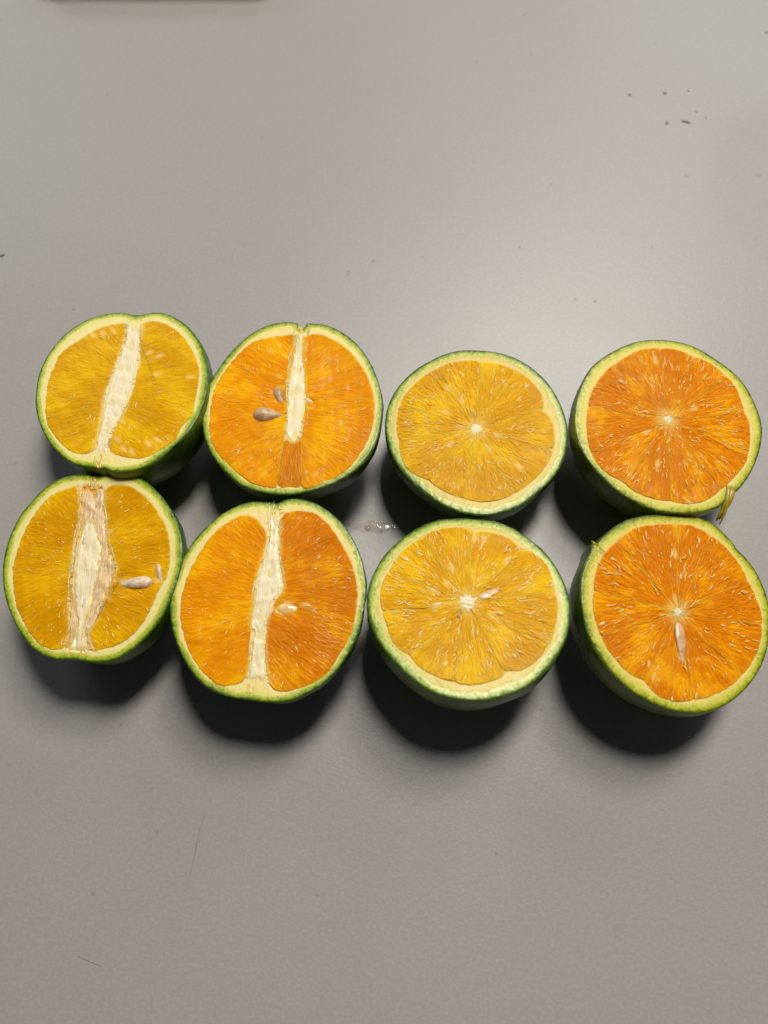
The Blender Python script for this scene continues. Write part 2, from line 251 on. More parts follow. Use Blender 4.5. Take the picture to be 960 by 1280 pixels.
def mat_peel(name, skin, skin2, cut_out, cut_in, patchcol, patch_amt):
    w = NT(name)
    o = w.obj()
    dep = w.attr('cut').outputs['Fac']       # 0 on the skin, 0..1 across the cut edge towards the pith
    face = w.attr('face').outputs['Fac']
    vo = w.n('ShaderNodeTexVoronoi')
    vo.inputs['Scale'].default_value = 900.0
    w.l(o, vo.inputs['Vector'])
    pore = vo.outputs['Distance']
    mott = w.noise(o, 75.0, 4, 0.6)
    sk = w.mix(w.ramp(mott, [(0.35, (0, 0, 0)), (0.7, (1, 1, 1))]), skin, skin2)
    pt = w.ramp(w.noise(o, 26.0, 2), [(0.50, (0, 0, 0)), (0.62, (1, 1, 1))])
    sk = w.mix(w.math('MULTIPLY', pt, patch_amt), sk, patchcol)
    sk = w.mix(w.math('MULTIPLY', w.ramp(pore, [(0.1, (1, 1, 1)), (0.45, (0, 0, 0))]), 0.4), sk, tuple(a * 0.45 for a in skin))
    ctn = w.math('ADD', dep, w.math('MULTIPLY', w.math('SUBTRACT', w.noise(o, 650.0, 3), 0.5), 0.75))
    ct = w.ramp(ctn, [(0.0, skin), (0.12, tuple(0.6 * q for q in skin2)), (0.40, cut_out), (0.92, cut_in)])
    ct = w.mix(w.math('MULTIPLY', w.ramp(pore, [(0.15, (1, 1, 1)), (0.42, (0, 0, 0))]), 0.5), ct, tuple(a * 0.5 for a in cut_out))
    c = w.mix(face, sk, ct)
    w.l(c, w.b.inputs['Base Color'])
    w.set(Roughness=0.38, Subsurface_Weight=0.2, Subsurface_Scale=0.001, Subsurface_Radius=(0.6, 1.0, 0.2),
          Coat_Weight=0.12, Coat_Roughness=0.15, Specular_IOR_Level=0.35)
    n1 = w.bump(pore, 0.35, 0.00025)
    w.l(w.bump(w.noise(o, 1700.0, 2), 0.4, 0.0002, n1), w.b.inputs['Normal'])
    return w.m


def mat_core(name, a, b, k, edge_col=(0.88, 0.58, 0.10)):
    w = NT(name)
    fib = w.attr('fibre').outputs['Vector']
    o = w.obj()
    n = w.noise(fib, 1.0, 5, 0.65)
    c = w.mix(w.ramp(n, [(0.36, (0, 0, 0)), (0.68, (1, 1, 1))]), a, b)
    n2 = w.noise(o, 260.0, 4, 0.6)
    c = w.mix(w.math('MULTIPLY', w.ramp(n2, [(0.45, (0, 0, 0)), (0.65, (1, 1, 1))]), 0.5), c, k)
    fd = w.math('ADD', w.attr('fade').outputs['Fac'], w.math('MULTIPLY', w.math('SUBTRACT', w.noise(fib, 0.6, 4, 0.6), 0.5), 1.3))
    c = w.mix(w.math('MULTIPLY', w.ramp(fd, [(0.30, (0, 0, 0)), (0.75, (1, 1, 1))]), 0.85), c, edge_col)
    w.l(c, w.b.inputs['Base Color'])
    w.set(Roughness=0.38, Subsurface_Weight=0.35, Subsurface_Scale=0.0015, Subsurface_Radius=(1.0, 0.7, 0.35),
          Coat_Weight=0.35, Coat_Roughness=0.15)
    n1 = w.bump(n, 0.7, 0.0003)
    w.l(w.bump(n2, 0.3, 0.0002, n1), w.b.inputs['Normal'])
    return w.m


def mat_simple(name, c1, c2, scale, rough, bump=0.0003, sss=0.0, coat=0.0, metallic=0.0):
    w = NT(name)
    o = w.obj()
    n = w.noise(o, scale, 4, 0.6)
    w.l(w.mix(w.ramp(n, [(0.38, (0, 0, 0)), (0.65, (1, 1, 1))]), c1, c2), w.b.inputs['Base Color'])
    w.set(Roughness=rough, Subsurface_Weight=sss, Subsurface_Scale=0.001, Coat_Weight=coat, Coat_Roughness=0.15)
    w.l(w.bump(n, 0.5, bump), w.b.inputs['Normal'])
    return w.m


def mat_water():
    """a thin drop or film of clear juice: lets the table through and mirrors the lamps"""
    w = NT('clear_juice')
    out = w.t.nodes['Material Output']
    tr = w.n('ShaderNodeBsdfTransparent')
    tr.inputs[0].default_value = (0.90, 0.89, 0.85, 1)
    gl = w.n('ShaderNodeBsdfGlossy')
    gl.inputs['Roughness'].default_value = 0.07
    fr = w.n('ShaderNodeFresnel')
    fr.inputs['IOR'].default_value = 1.34
    nb = w.bump(w.noise(w.obj(), 400.0, 2), 0.3, 0.0003)
    w.l(nb, gl.inputs['Normal'])
    w.l(nb, fr.inputs['Normal'])
    mx = w.n('ShaderNodeMixShader')
    w.l(fr.outputs[0], mx.inputs[0])
    w.l(tr.outputs[0], mx.inputs[1])
    w.l(gl.outputs[0], mx.inputs[2])
    w.l(mx.outputs[0], out.inputs['Surface'])
    return w.m


SAC = (0.95, 0.66, 0.22)
FLESH = {
    'ochre':  mat_flesh('ochre_yellow_flesh', (0.54, 0.24, 0.001), (0.72, 0.365, 0.001), (0.84, 0.50, 0.002), (0.96, 0.70, 0.12)),
    'ochre2': mat_flesh('deep_yellow_flesh', (0.54, 0.22, 0.001), (0.71, 0.34, 0.001), (0.83, 0.47, 0.002), (0.96, 0.68, 0.12)),
    'orange': mat_flesh('bright_orange_flesh', (0.70, 0.22, 0.001), (0.82, 0.31, 0.001), (0.93, 0.46, 0.002), (0.98, 0.60, 0.08), (0.95, 0.58, 0.05)),
    'amber':  mat_flesh('amber_flesh', (0.62, 0.28, 0.001), (0.76, 0.38, 0.001), (0.88, 0.53, 0.003), (0.96, 0.66, 0.13)),
    'burnt':  mat_flesh('browner_orange_flesh', (0.52, 0.15, 0.001), (0.70, 0.235, 0.001), (0.84, 0.38, 0.002), (0.96, 0.58, 0.08)),
    'deep':   mat_flesh('deep_orange_flesh', (0.60, 0.16, 0.001), (0.71, 0.22, 0.001), (0.86, 0.38, 0.002), (0.98, 0.54, 0.08)),
}
PITH = {
    'green': mat_pith('pale_green_pith', (0.82, 0.64, 0.17), (0.64, 0.65, 0.10)),
    'warm': mat_pith('cream_pith', (0.86, 0.63, 0.18), (0.70, 0.65, 0.10)),
}
PITH['round'] = mat_pith('creamy_yellow_pith', (0.78, 0.57, 0.15), (0.62, 0.54, 0.08))
PITH['long'] = mat_pith('pale_yellow_pith', (0.92, 0.76, 0.36), (0.80, 0.76, 0.20))
PITH['longwarm'] = mat_pith('soft_cream_pith', (0.94, 0.74, 0.33), (0.82, 0.75, 0.20))
PEEL = {
    'green': mat_peel('green_peel', (0.055, 0.125, 0.006), (0.10, 0.19, 0.010), (0.29, 0.41, 0.012), (0.64, 0.61, 0.10), (0.16, 0.22, 0.01), 0.5),
    'dark': mat_peel('dark_green_peel', (0.050, 0.105, 0.005), (0.095, 0.16, 0.008), (0.25, 0.37, 0.02), (0.64, 0.61, 0.10), (0.10, 0.16, 0.01), 0.4),
    'yellow': mat_peel('yellow_green_peel', (0.07, 0.125, 0.005), (0.15, 0.20, 0.008), (0.38, 0.42, 0.008), (0.70, 0.63, 0.10), (0.38, 0.32, 0.01), 0.8),
}
CORE = {
    'white': mat_core('fibrous_white_core', (0.90, 0.74, 0.42), (0.95, 0.88, 0.66), (0.86, 0.68, 0.36)),
    'brown': mat_core('torn_brownish_core_membrane', (0.64, 0.38, 0.13), (0.92, 0.76, 0.50), (0.80, 0.50, 0.12)),
}
M_SEED = mat_simple('seed_coat', (0.44, 0.27, 0.13), (0.70, 0.49, 0.28), 420.0, 0.42, 0.0004, 0.2, 0.1)
M_SEED_PALE = mat_simple('pale_seed_coat', (0.62, 0.45, 0.28), (0.90, 0.76, 0.55), 520.0, 0.38, 0.0005, 0.15, 0.25)
M_FIBRE = mat_simple('pale_fibre', (0.88, 0.68, 0.34), (0.95, 0.84, 0.56), 500.0, 0.35, 0.0002, 0.3, 0.4)
M_SAC_PALE = mat_simple('pale_sac_tip', (0.90, 0.50, 0.07), (0.94, 0.66, 0.24), 500.0, 0.25, 0.0002, 0.4, 0.7)
M_SEED_PINK = mat_simple('cut_seed', (0.62, 0.36, 0.18), (0.82, 0.56, 0.32), 500.0, 0.34, 0.0004, 0.2, 0.35)
M_SEED_BURIED = mat_simple('buried_seed', (0.78, 0.46, 0.12), (0.90, 0.66, 0.30), 500.0, 0.3, 0.0003, 0.3, 0.4)
M_SEED_DARK = mat_simple('withered_seed', (0.25, 0.13, 0.04), (0.62, 0.36, 0.14), 700.0, 0.4, 0.0004, 0.1, 0.3)
M_PLUG = mat_simple('stem_plug', (0.72, 0.38, 0.03), (0.85, 0.58, 0.14), 700.0, 0.45, 0.0003, 0.2)
M_SAC_GLINT = mat_simple('torn_sac_glint', (0.98, 0.68, 0.13), (1.0, 0.84, 0.38), 500.0, 0.15, 0.0001, 0.0, 1.0)  # torn sacs, coloured pale and bright so they also stand for wet glints
M_WATER = mat_water()
M_CRUMB = mat_simple('dark_crumb', (0.22, 0.20, 0.18), (0.32, 0.29, 0.26), 900.0, 0.6)
M_HAIR = mat_simple('brown_hair', (0.16, 0.11, 0.09), (0.24, 0.17, 0.13), 900.0, 0.5)
M_SHRED = mat_simple('peel_shred', (0.30, 0.24, 0.008), (0.48, 0.33, 0.015), 500.0, 0.4, 0.0004, 0.2, 0.3)

# ------------------------------------------------------------------ geometry helpers
def obj_from(name, V, Fc, mat, parent=None, loc=None, attrs=None, smooth=True):
    me = bpy.data.meshes.new(name)
    me.from_pydata((np.asarray(V) * MM).tolist(), [], Fc)
    me.polygons.foreach_set('use_smooth', [smooth] * len(me.polygons))
    for k, v in (attrs or {}).items():
        v = np.asarray(v, dtype=np.float32)
        if v.ndim == 1:
            a = me.attributes.new(k, 'FLOAT', 'POINT')
            a.data.foreach_set('value', v)
        else:
            a = me.attributes.new(k, 'FLOAT_VECTOR', 'POINT')
            a.data.foreach_set('vector', v.ravel())
    me.materials.append(mat)
    me.update()
    o = bpy.data.objects.new(name, me)
    col.objects.link(o)
    if parent is not None:
        o.parent = parent
    if loc is not None:
        o.location = [c * MM for c in loc]
    return o


def tag(o, label=None, cat=None, group=None, kind=None):
    if label:
        o['label'] = label
    if cat:
        o['category'] = cat
    if group:
        o['group'] = group
    if kind:
        o['kind'] = kind
    return o


def empty(name, loc):
    o = bpy.data.objects.new(name, None)
    o.empty_display_size = 0.02
    o.location = [c * MM for c in loc]
    col.objects.link(o)
    return o


def catmull(P, n, closed=True):
    P = np.asarray(P, float)
    m = len(P)
    if not closed:
        P = np.vstack([2 * P[0] - P[1], P, 2 * P[-1] - P[-2]])
        rng = range(1, m)
        g = lambda i: P[i]
    else:
        rng = range(m)
        g = lambda i: P[i % m]
    out = []
    k = 12
    for i in rng:
        p0, p1, p2, p3 = g(i - 1), g(i), g(i + 1), g(i + 2)
        t = np.linspace(0, 1, k, endpoint=False)[:, None]
        out.append(0.5 * (2 * p1 + (p2 - p0) * t + (2 * p0 - 5 * p1 + 4 * p2 - p3) * t ** 2 + (3 * p1 - p0 - 3 * p2 + p3) * t ** 3))
    out = np.vstack(out + ([] if closed else [P[-2][None]]))
    return resample(out, n, closed)


def resample(P, n, closed=True):
    Q = np.vstack([P, P[:1]]) if closed else P
    d = np.r_[0, np.cumsum(np.linalg.norm(np.diff(Q, axis=0), axis=1))]
    t = np.linspace(0, d[-1], n, endpoint=not closed)
    return np.c_[np.interp(t, d, Q[:, 0]), np.interp(t, d, Q[:, 1])]


def smooth_closed(P, it=2):
    for _ in range(it):
        P = 0.25 * np.roll(P, 1, 0) + 0.5 * P + 0.25 * np.roll(P, -1, 0)
    return P


def area2(P):
    x, y = P[:, 0], P[:, 1]
    return np.sum(x * np.roll(y, -1) - np.roll(x, -1) * y)


def centroid(P):
    x, y = P[:, 0], P[:, 1]
    x1, y1 = np.roll(x, -1), np.roll(y, -1)
    c = x * y1 - x1 * y
    A = c.sum()
    return np.array([((x + x1) * c).sum(), ((y + y1) * c).sum()]) / (3 * A)


def ccw(P):
    return P if area2(P) > 0 else P[::-1].copy()


def normals2(P):
    t = np.roll(P, -1, 0) - np.roll(P, 1, 0)
    t /= np.linalg.norm(t, axis=1)[:, None] + 1e-9
    return np.c_[t[:, 1], -t[:, 0]]     # outward for ccw


def sdist(P, X, dens=300):
    """signed distance to a closed outline, negative inside"""
    Q = ccw(resample(P, dens)).astype(np.float32)
    N = normals2(Q)
    X = np.asarray(X, np.float32)
    d = np.empty(len(X))
    q2 = (Q ** 2).sum(1)
    for i in range(0, len(X), 8000):
        x = X[i:i + 8000]
        k = (q2[None] - 2 * (x @ Q.T)).argmin(1)
        v = x - Q[k]
        d[i:i + 8000] = np.sqrt((v ** 2).sum(1)) * np.where((v * N[k]).sum(1) > 0, 1, -1)
    return d


def inside(P, X):
    r = np.zeros(len(X), bool)
    x, y = X[:, 0], X[:, 1]
    j = len(P) - 1
    for i in range(len(P)):
        xi, yi = P[i]
        xj, yj = P[j]
        r ^= ((yi > y) != (yj > y)) & (x < (xj - xi) * (y - yi) / (yj - yi + 1e-12) + xi)
        j = i
    return r


def wave(X, seed, scale, octv=4):
    """smooth 2-D noise, about -1..1"""
    r = np.random.RandomState(seed)
    o = np.zeros(len(X))
    a = 1.0
    for k in range(octv):
        for _ in range(3):
            th = r.rand() * 6.283
            f = (2 ** k) / scale * (0.7 + 0.6 * r.rand()) * 6.283
            o += a * 0.4 * np.sin(X @ np.array([math.cos(th), math.sin(th)]) * f + r.rand() * 6.283)
        a *= 0.55
    return o


def fan_grid(P, c, rhos):
    """rings of the outline P shrunk towards c; returns points (ring-major) and faces with a centre vertex"""
    n = len(P)
    V = np.vstack([c[None]] + [c + (P - c) * r for r in rhos])
    F = []
    idx = np.arange(n)
    nx = (idx + 1) % n
    F += [(0, int(1 + a), int(1 + b)) for a, b in zip(idx, nx)]
    for k in range(len(rhos) - 1):
        b0 = 1 + k * n
        b1 = b0 + n
        F += list(zip((b0 + idx).tolist(), (b1 + idx).tolist(), (b1 + nx).tolist(), (b0 + nx).tolist()))
    return V, F


def ss(x, a, b):
    t = np.clip((x - a) / (b - a), 0, 1)
    return t * t * (3 - 2 * t)


RES = 0.24


def flesh_part(name, outline, fan, seed, mat, parent, H, g, W=0.95, L=4.2, amp=1.0, rise=0.15, holes=(), soft=1.0, grow=0.1, lip=0.5, wob=0.16, spots=(), cores=()):
    """one juicy section: a closed body whose top is made of long juice sacs fanning from the point fan"""
    rs = np.random.RandomState(seed)
    P = ccw(np.asarray(outline, float))
    per = np.linalg.norm(P - np.roll(P, -1, 0), axis=1).sum()
    n = int(per / (RES * 1.15))
    P = smooth_closed(resample(P, n), 5)
    P = P + normals2(P) * (grow + wob * wave(P, seed + 20, 2.6, 4))[:, None]
    c = centroid(P)
    rmax = np.linalg.norm(P - c, axis=1).max()
    nr = max(10, int(rmax / RES))
    rh = (np.arange(1, nr + 1) / nr)
    V, F = fan_grid(P, c, rh)
    d = -sdist(P, V, 260)
    V_32 = V.astype(np.float32)
    # juice sacs: sites on rings round the fan point
    rel = V - fan
    rr = np.linalg.norm(rel, axis=1)
    r0, r1 = rr.min() - L, rr.max() + L
    sites = []
    r = max(0.6, r0)
    while r < r1:
        m = max(6, int(2 * math.pi * r / W))
        th = (np.arange(m) + rs.rand(m) * 0.8) / m * 2 * math.pi + rs.rand() * 6.28
        rk = r + (rs.rand(m) - 0.5) * L * 0.9
        sites.append(np.c_[fan[0] + rk * np.cos(th), fan[1] + rk * np.sin(th)])
        r += L * 0.62
    S = np.vstack(sites)
    lo, hi = P.min(0) - 3, P.max(0) + 3
    S = S[((S > lo) & (S < hi)).all(1)]
    S = S[sdist(P, S, 120) < 2.0]
    k = len(S)
    ang = np.arctan2(S[:, 1] - fan[1], S[:, 0] - fan[0]) + rs.randn(k) * 0.13
    ca, sa = np.cos(ang), np.sin(ang)
    sl = (L / 2) * (0.7 + 0.7 * rs.rand(k))
    sw = (W / 2) * (0.7 + 0.7 * rs.rand(k))
    M1 = np.vstack([ca, sa]).astype(np.float32); M2 = np.vstack([-sa, ca]).astype(np.float32)
    k1 = (S[:, 0] * ca + S[:, 1] * sa).astype(np.float32); k2 = (-S[:, 0] * sa + S[:, 1] * ca).astype(np.float32)
    isl = (1 / sl).astype(np.float32); isw = (1 / sw).astype(np.float32)
    nv = len(V)
    f1 = np.empty(nv); f2 = np.empty(nv); id1 = np.empty(nv, int); al = np.empty(nv); pe = np.empty(nv)
    for i in range(0, nv, 6000):
        x = V_32[i:i + 6000]
        a = x @ M1 - k1
        b = x @ M2 - k2
        q = (a * isl) ** 2 + (b * isw) ** 2
        o2 = np.argpartition(q, 1, axis=1)[:, :2]
        rows = np.arange(len(q))
        qa, qb = np.sqrt(q[rows, o2[:, 0]]), np.sqrt(q[rows, o2[:, 1]])
        sw_ = qa > qb
        first = np.where(sw_, o2[:, 1], o2[:, 0])
        f1[i:i + 6000] = np.minimum(qa, qb)
        f2[i:i + 6000] = np.maximum(qa, qb)
        id1[i:i + 6000] = first
        al[i:i + 6000] = a[rows, first]
        pe[i:i + 6000] = b[rows, first]
    edge = f2 - f1
    hgt = rs.randn(k) * 0.05
    deep = rs.rand(k) < 0.10
    hgt[deep] -= 0.16
    proud = rs.rand(k) < 0.10
    hgt[proud] += 0.12
    tx = rs.randn(k) * 0.02
    ty = rs.randn(k) * 0.07
    dome = 0.17 * (1 - np.clip(f1, 0, 1.3) ** 2 * 0.55) * ss(edge, 0.0, 0.5)
    z = amp * (dome + hgt[id1] * ss(edge, 0, 0.35) + tx[id1] * al + ty[id1] * pe)
    z += 0.16 * wave(V, seed + 7, 14, 3)
    z = z + rise
    z -= soft * 0.30 * (1 - ss(d, 0.0, 0.45)) + lip * (1 - ss(d, -0.02, 0.14))
    for hc, hx, hr, hd in holes:                 # hollow round a seed: centre, axis end, half width, depth
        hc = np.array(hc); ax = np.array(hx) - hc
        Lh = np.linalg.norm(ax) + 1e-6; ax /= Lh
        D = V - hc
        u = D @ ax; v = D @ np.array([-ax[1], ax[0]])
        z -= hd * np.exp(-((u / Lh) ** 2 + (v / hr) ** 2) * 1.2)
    zf = H + g[0] * V[:, 0] + g[1] * V[:, 1]
    cell = rs.rand(k)[id1]
    patch = np.clip(0.5 + 0.42 * wave(V, seed + 3, 22, 3), 0, 1)
    pale = 0.9 * np.exp(-((np.linalg.norm(V - fan, axis=1) / 5.5) ** 1.5)) if not len(cores) else np.zeros(len(V))
    for cp in cores:
        pale = np.maximum(pale, 0.85 * np.exp(-np.maximum(sdist(cp, V, 200), 0) / 1.3))
    for sp in spots:
        D = V - np.array(sp)
        q_ = np.array(sp) - fan; q_ /= np.linalg.norm(q_) + 1e-6
        u = D @ q_; v = D @ np.array([-q_[1], q_[0]])
        pale = np.maximum(pale, 0.85 * np.exp(-((u / 2.6) ** 2 + (v / 1.3) ** 2)))
    wall = 1 - ss(d, 0.10, 0.55)
    fibre = np.c_[al * 0.35 + cell * 30, pe * 3.2 + cell * 70, cell * 10]
    # body below
    nP = len(P)
    last = 1 + (nr - 1) * nP
    low = c + (P - c) * 0.94
    V3 = np.vstack([np.c_[V, zf + z], np.c_[low, H + g[0] * low[:, 0] + g[1] * low[:, 1] - 3.0],
                    [[c[0], c[1], H + g[0] * c[0] + g[1] * c[1] - 4.0]]])
    i = np.arange(nP); j = (i + 1) % nP
    b = nv
    F += list(zip((last + i).tolist(), (b + i).tolist(), (b + j).tolist(), (last + j).tolist()))
    F += [(int(b + p), nv + nP, int(b + q)) for p, q in zip(i, j)]
    ex = nP + 1
    A = {'pale': np.r_[pale, np.zeros(ex)], 'wall': np.r_[wall, np.ones(ex)], 'edge': np.r_[edge, np.full(ex, .5)], 'cell': np.r_[cell, np.full(ex, .5)],
         'patch': np.r_[patch, np.full(ex, .5)], 'fibre': np.vstack([fibre, np.zeros((ex, 3))])}
    return obj_from(name, V3, F, mat, parent, attrs=A)


def strip_core(name, outline, axis, seed, mat, parent, H, g, rise, rough=0.35):
    """the pale column running from stem end to blossom end of a lengthwise cut"""
    P = ccw(np.asarray(outline, float))
    per = np.linalg.norm(P - np.roll(P, -1, 0), axis=1).sum()
    n = int(per / 0.3)
    P = smooth_closed(catmull(P, n), 3)
    nm = normals2(P)
    P = P + nm * (0.25 * wave(P * 1.0, seed + 50, 3.5, 4)[:, None])
    a = np.array(axis[0], float); b_ = np.array(axis[1], float)
    ax = (b_ - a) / np.linalg.norm(b_ - a)
    pr = np.array([-ax[1], ax[0]])
    # build in strips along the axis so that long thin shapes mesh well
    s = (P - a) @ ax
    s0, s1 = s.min() + 0.15, s.max() - 0.15
    m = int((s1 - s0) / 0.3)
    k = 26
    rows = []
    for t in np.linspace(s0, s1, m):
        u = (P - a) @ ax - t
        v = (P - a) @ pr
        cr = np.where(np.sign(u) != np.sign(np.roll(u, -1)))[0]
        xs = []
        for q in cr:
            q2 = (q + 1) % len(P)
            w_ = u[q] / (u[q] - u[q2] + 1e-12)
            xs.append(v[q] + (v[q2] - v[q]) * w_)
        if len(xs) < 2:
            xs = [0, 0.1]
        lo, hi = min(xs), max(xs)
        e = 0.5 - 0.5 * np.cos(np.linspace(0, math.pi, k))
        rows.append([a + ax * t + pr * (lo + (hi - lo) * q) for q in e])
    V = np.array(rows).reshape(-1, 2)
    sv = (V - a) @ ax; vv = (V - a) @ pr
    e = np.tile(0.5 - 0.5 * np.cos(np.linspace(0, math.pi, k)), m)
    tt = np.repeat(np.linspace(0, 1, m), k)
    fr = np.sin(vv * 4.2 + 0.9 * wave(V, seed, 9, 3) + seed) * 0.5 + 0.5 * np.sin(vv * 9.1 + 1.3 * wave(V, seed + 1, 12, 3))
    z = rise + rough * 0.14 * fr + rough * 0.3 * wave(V, seed + 2, 7, 2) - 0.32 * (1 - ss(np.minimum(e, 1 - e), 0, 0.16))
    z -= rough * 0.6 * np.exp(-((e - 0.45 - 0.12 * np.sin(tt * 9 + seed)) / 0.09) ** 2) * np.clip(0.4 + wave(V, seed + 30, 8, 3), 0, 1)
    z -= 0.9 * (1 - ss(np.minimum(tt, 1 - tt), 0, 0.07)) ** 1.5
    zf = H + g[0] * V[:, 0] + g[1] * V[:, 1]
    top = np.c_[V, zf + z]
    bot = np.c_[V, zf - 2.6]
    V3 = np.vstack([top, bot])
    F = []
    N = m * k
    for i in range(m - 1):
        for j in range(k - 1):
            p = i * k + j
            F.append((p, p + 1, p + k + 1, p + k))
            F.append((N + p, N + p + k, N + p + k + 1, N + p + 1))
    for i in range(m - 1):
        p = i * k
        F.append((p, p + k, N + p + k, N + p))
        p = i * k + k - 1
        F.append((p, N + p, N + p + k, p + k))
    for j in range(k - 1):
        F.append((j, N + j, N + j + 1, j + 1))
        p = (m - 1) * k + j
        F.append((p, p + 1, N + p + 1, N + p))
    fib = np.c_[sv * 0.22, vv * 2.3, np.zeros(N)]
    wd = np.repeat(np.array([np.linalg.norm(rows[q][-1] - rows[q][0]) for q in range(m)]), k)
    fade = 1 - ss(np.minimum(e, 1 - e) * wd, 0.0, 1.5)
    fade = np.maximum(fade, 0.9 * (1 - ss(tt, 0, 0.06)))
    fade = np.maximum(fade, 0.6 * (1 - ss(1 - tt, 0, 0.14)))
    return obj_from(name, V3, F, mat, parent, attrs={'fibre': np.vstack([fib, fib]), 'fade': np.r_[fade, fade]})


def cut_relief(Q, seed):
    return 0.03 + 0.035 * wave(Q, seed + 2, 3.0, 3)


def make_peel(P, parent, H, g, seed, mat, t0, thick):
    """outer rind: cut green edge, rounded lip, and the bowl down to the table"""
    n = len(P)
    nm = normals2(P)
    rs = np.random.RandomState(seed)
    c = centroid(P)
    rings = []; cut = []; face = []
    th = thick * (1 + 0.18 * wave(P, seed, 12, 3))[:, None]
    zf = lambda Q: H + g[0] * Q[:, 0] + g[1] * Q[:, 1]
    jag = 0.10 * wave(P, seed + 9, 2.2, 3)
    for f, dz in ((1.0, 0.0), (0.8, 0.0), (0.6, 0.0), (0.4, -0.01), (0.22, -0.03), (0.1, -0.09), (0.03, -0.21)):
        Q = P - nm * th * f
        rings.append(np.c_[Q, zf(Q) + dz + cut_relief(Q, seed) + jag * (f < 0.5) * 0.35])
        cut.append(np.full(n, min(f, 1.0))); face.append(np.full(n, 1.0))
    K = 54
    ph0 = math.asin(min(0.9, t0 / (1 - t0)))
    for i in range(K + 1):
        # latitude from just below the cut down to the pole
        ph = -ph0 + (math.pi / 2 + ph0) * (i / K)
        sc = math.cos(ph) / math.cos(ph0)
        dep = (math.sin(ph) + math.sin(ph0)) / (1 + math.sin(ph0))      # 0 at the rim .. 1 at the table
        sc = max(sc, 0.0) ** 0.93
        if i == 0:
            dep, sc = 0.006, 1.0
        off = np.array([g[0], g[1]]) * H * dep
        Q = c + (P - c) * sc + off
        # blossom / stem ends fade out
        zz = (1 - dep) * zf(P)
        bmp = (0.10 * wave(P * 1.0 + dep * 30, seed + 6, 2.4, 2) + 0.25 * wave(P + dep * 17, seed + 8, 20, 2)) * (dep > 0.02) * sc
        Q = Q + nm * bmp[:, None]
        rings.append(np.c_[Q, np.maximum(zz, 0.02)])
        cut.append(np.zeros(n)); face.append(np.full(n, 0.35 if i == 0 else 0.0))
    V = np.vstack(rings)
    F = []
    i = np.arange(n); j = (i + 1) % n
    for k in range(len(rings) - 1):
        a, b = k * n, (k + 1) * n
        F += list(zip((a + i).tolist(), (b + i).tolist(), (b + j).tolist(), (a + j).tolist()))
    V = np.vstack([V, V[-n:].mean(0)[None]])
    last = (len(rings) - 1) * n
    F += [(int(last + p), len(V) - 1, int(last + q)) for p, q in zip(i, j)]
    return obj_from('peel', V, F, mat, parent,
                    attrs={'cut': np.r_[np.concatenate(cut), 0], 'face': np.r_[np.concatenate(face), 0]})


def make_pith(P, thick, polys, parent, H, g, seed, mat, floor=-0.55):
    nm = normals2(P)
    th = thick * (1 + 0.18 * wave(P, seed, 12, 3))[:, None]
    Q = P - nm * th
    c = centroid(P)
    nr = 110
    rh = np.linspace(1 / nr, 1, nr)
    V, F = fan_grid(Q, c, rh)
    sd = np.full(len(V), 99.0)
    for pl in polys:
        sd = np.minimum(sd, sdist(pl, V, 260))
    z = floor + (cut_relief(V, seed) - floor) * ss(sd, -0.35, 0.55)
    dr = -sdist(P, V, 260)
    tot = np.maximum(np.maximum(dr - thick, 0) + np.maximum(sd, 0), 0.3)
    out = np.clip(np.maximum(sd, 0) / tot, 0, 1)
    out = np.where(sd < 0, np.clip(sd, -1, 0), out)
    zf = H + g[0] * V[:, 0] + g[1] * V[:, 1]
    return obj_from('pith', np.c_[V, zf + z], F, mat, parent, attrs={'out': out})


def make_seed(parent, H, g, base, tip, mid, mat, wfac=0.30, lift=0.2, name='seed', seed=1, squash=0.8):
    """plump pip: blunt at base, pointed at tip, lying half sunk in its hollow"""
    a = np.array(base); b = np.array(tip)
    L = np.linalg.norm(b - a); ax = (b - a) / L; pr = np.array([-ax[1], ax[0]])
    m, k = 26, 22
    V = []
    for i in range(m + 1):
        t = i / m
        r = wfac * L * (math.sin(math.pi * t ** 0.72) ** 0.75 if 0 < t < 1 else 0) * (1 - 0.35 * t)
        for j in range(k):
            an = 2 * math.pi * j / k
            rr = r * (1 + 0.05 * math.sin(3 * an + seed) + 0.03 * math.sin(7 * an + 9 * t))
            p = a + ax * L * t + pr * rr * math.cos(an)
            V.append((p[0], p[1], H + g[0] * p[0] + g[1] * p[1] + lift + rr * squash * math.sin(an) + 0.15 * math.sin(5 * t)))
    F = [(i * k + j, i * k + (j + 1) % k, (i + 1) * k + (j + 1) % k, (i + 1) * k + j) for i in range(m) for j in range(k)]
    return obj_from(name, V, F, mat, parent)


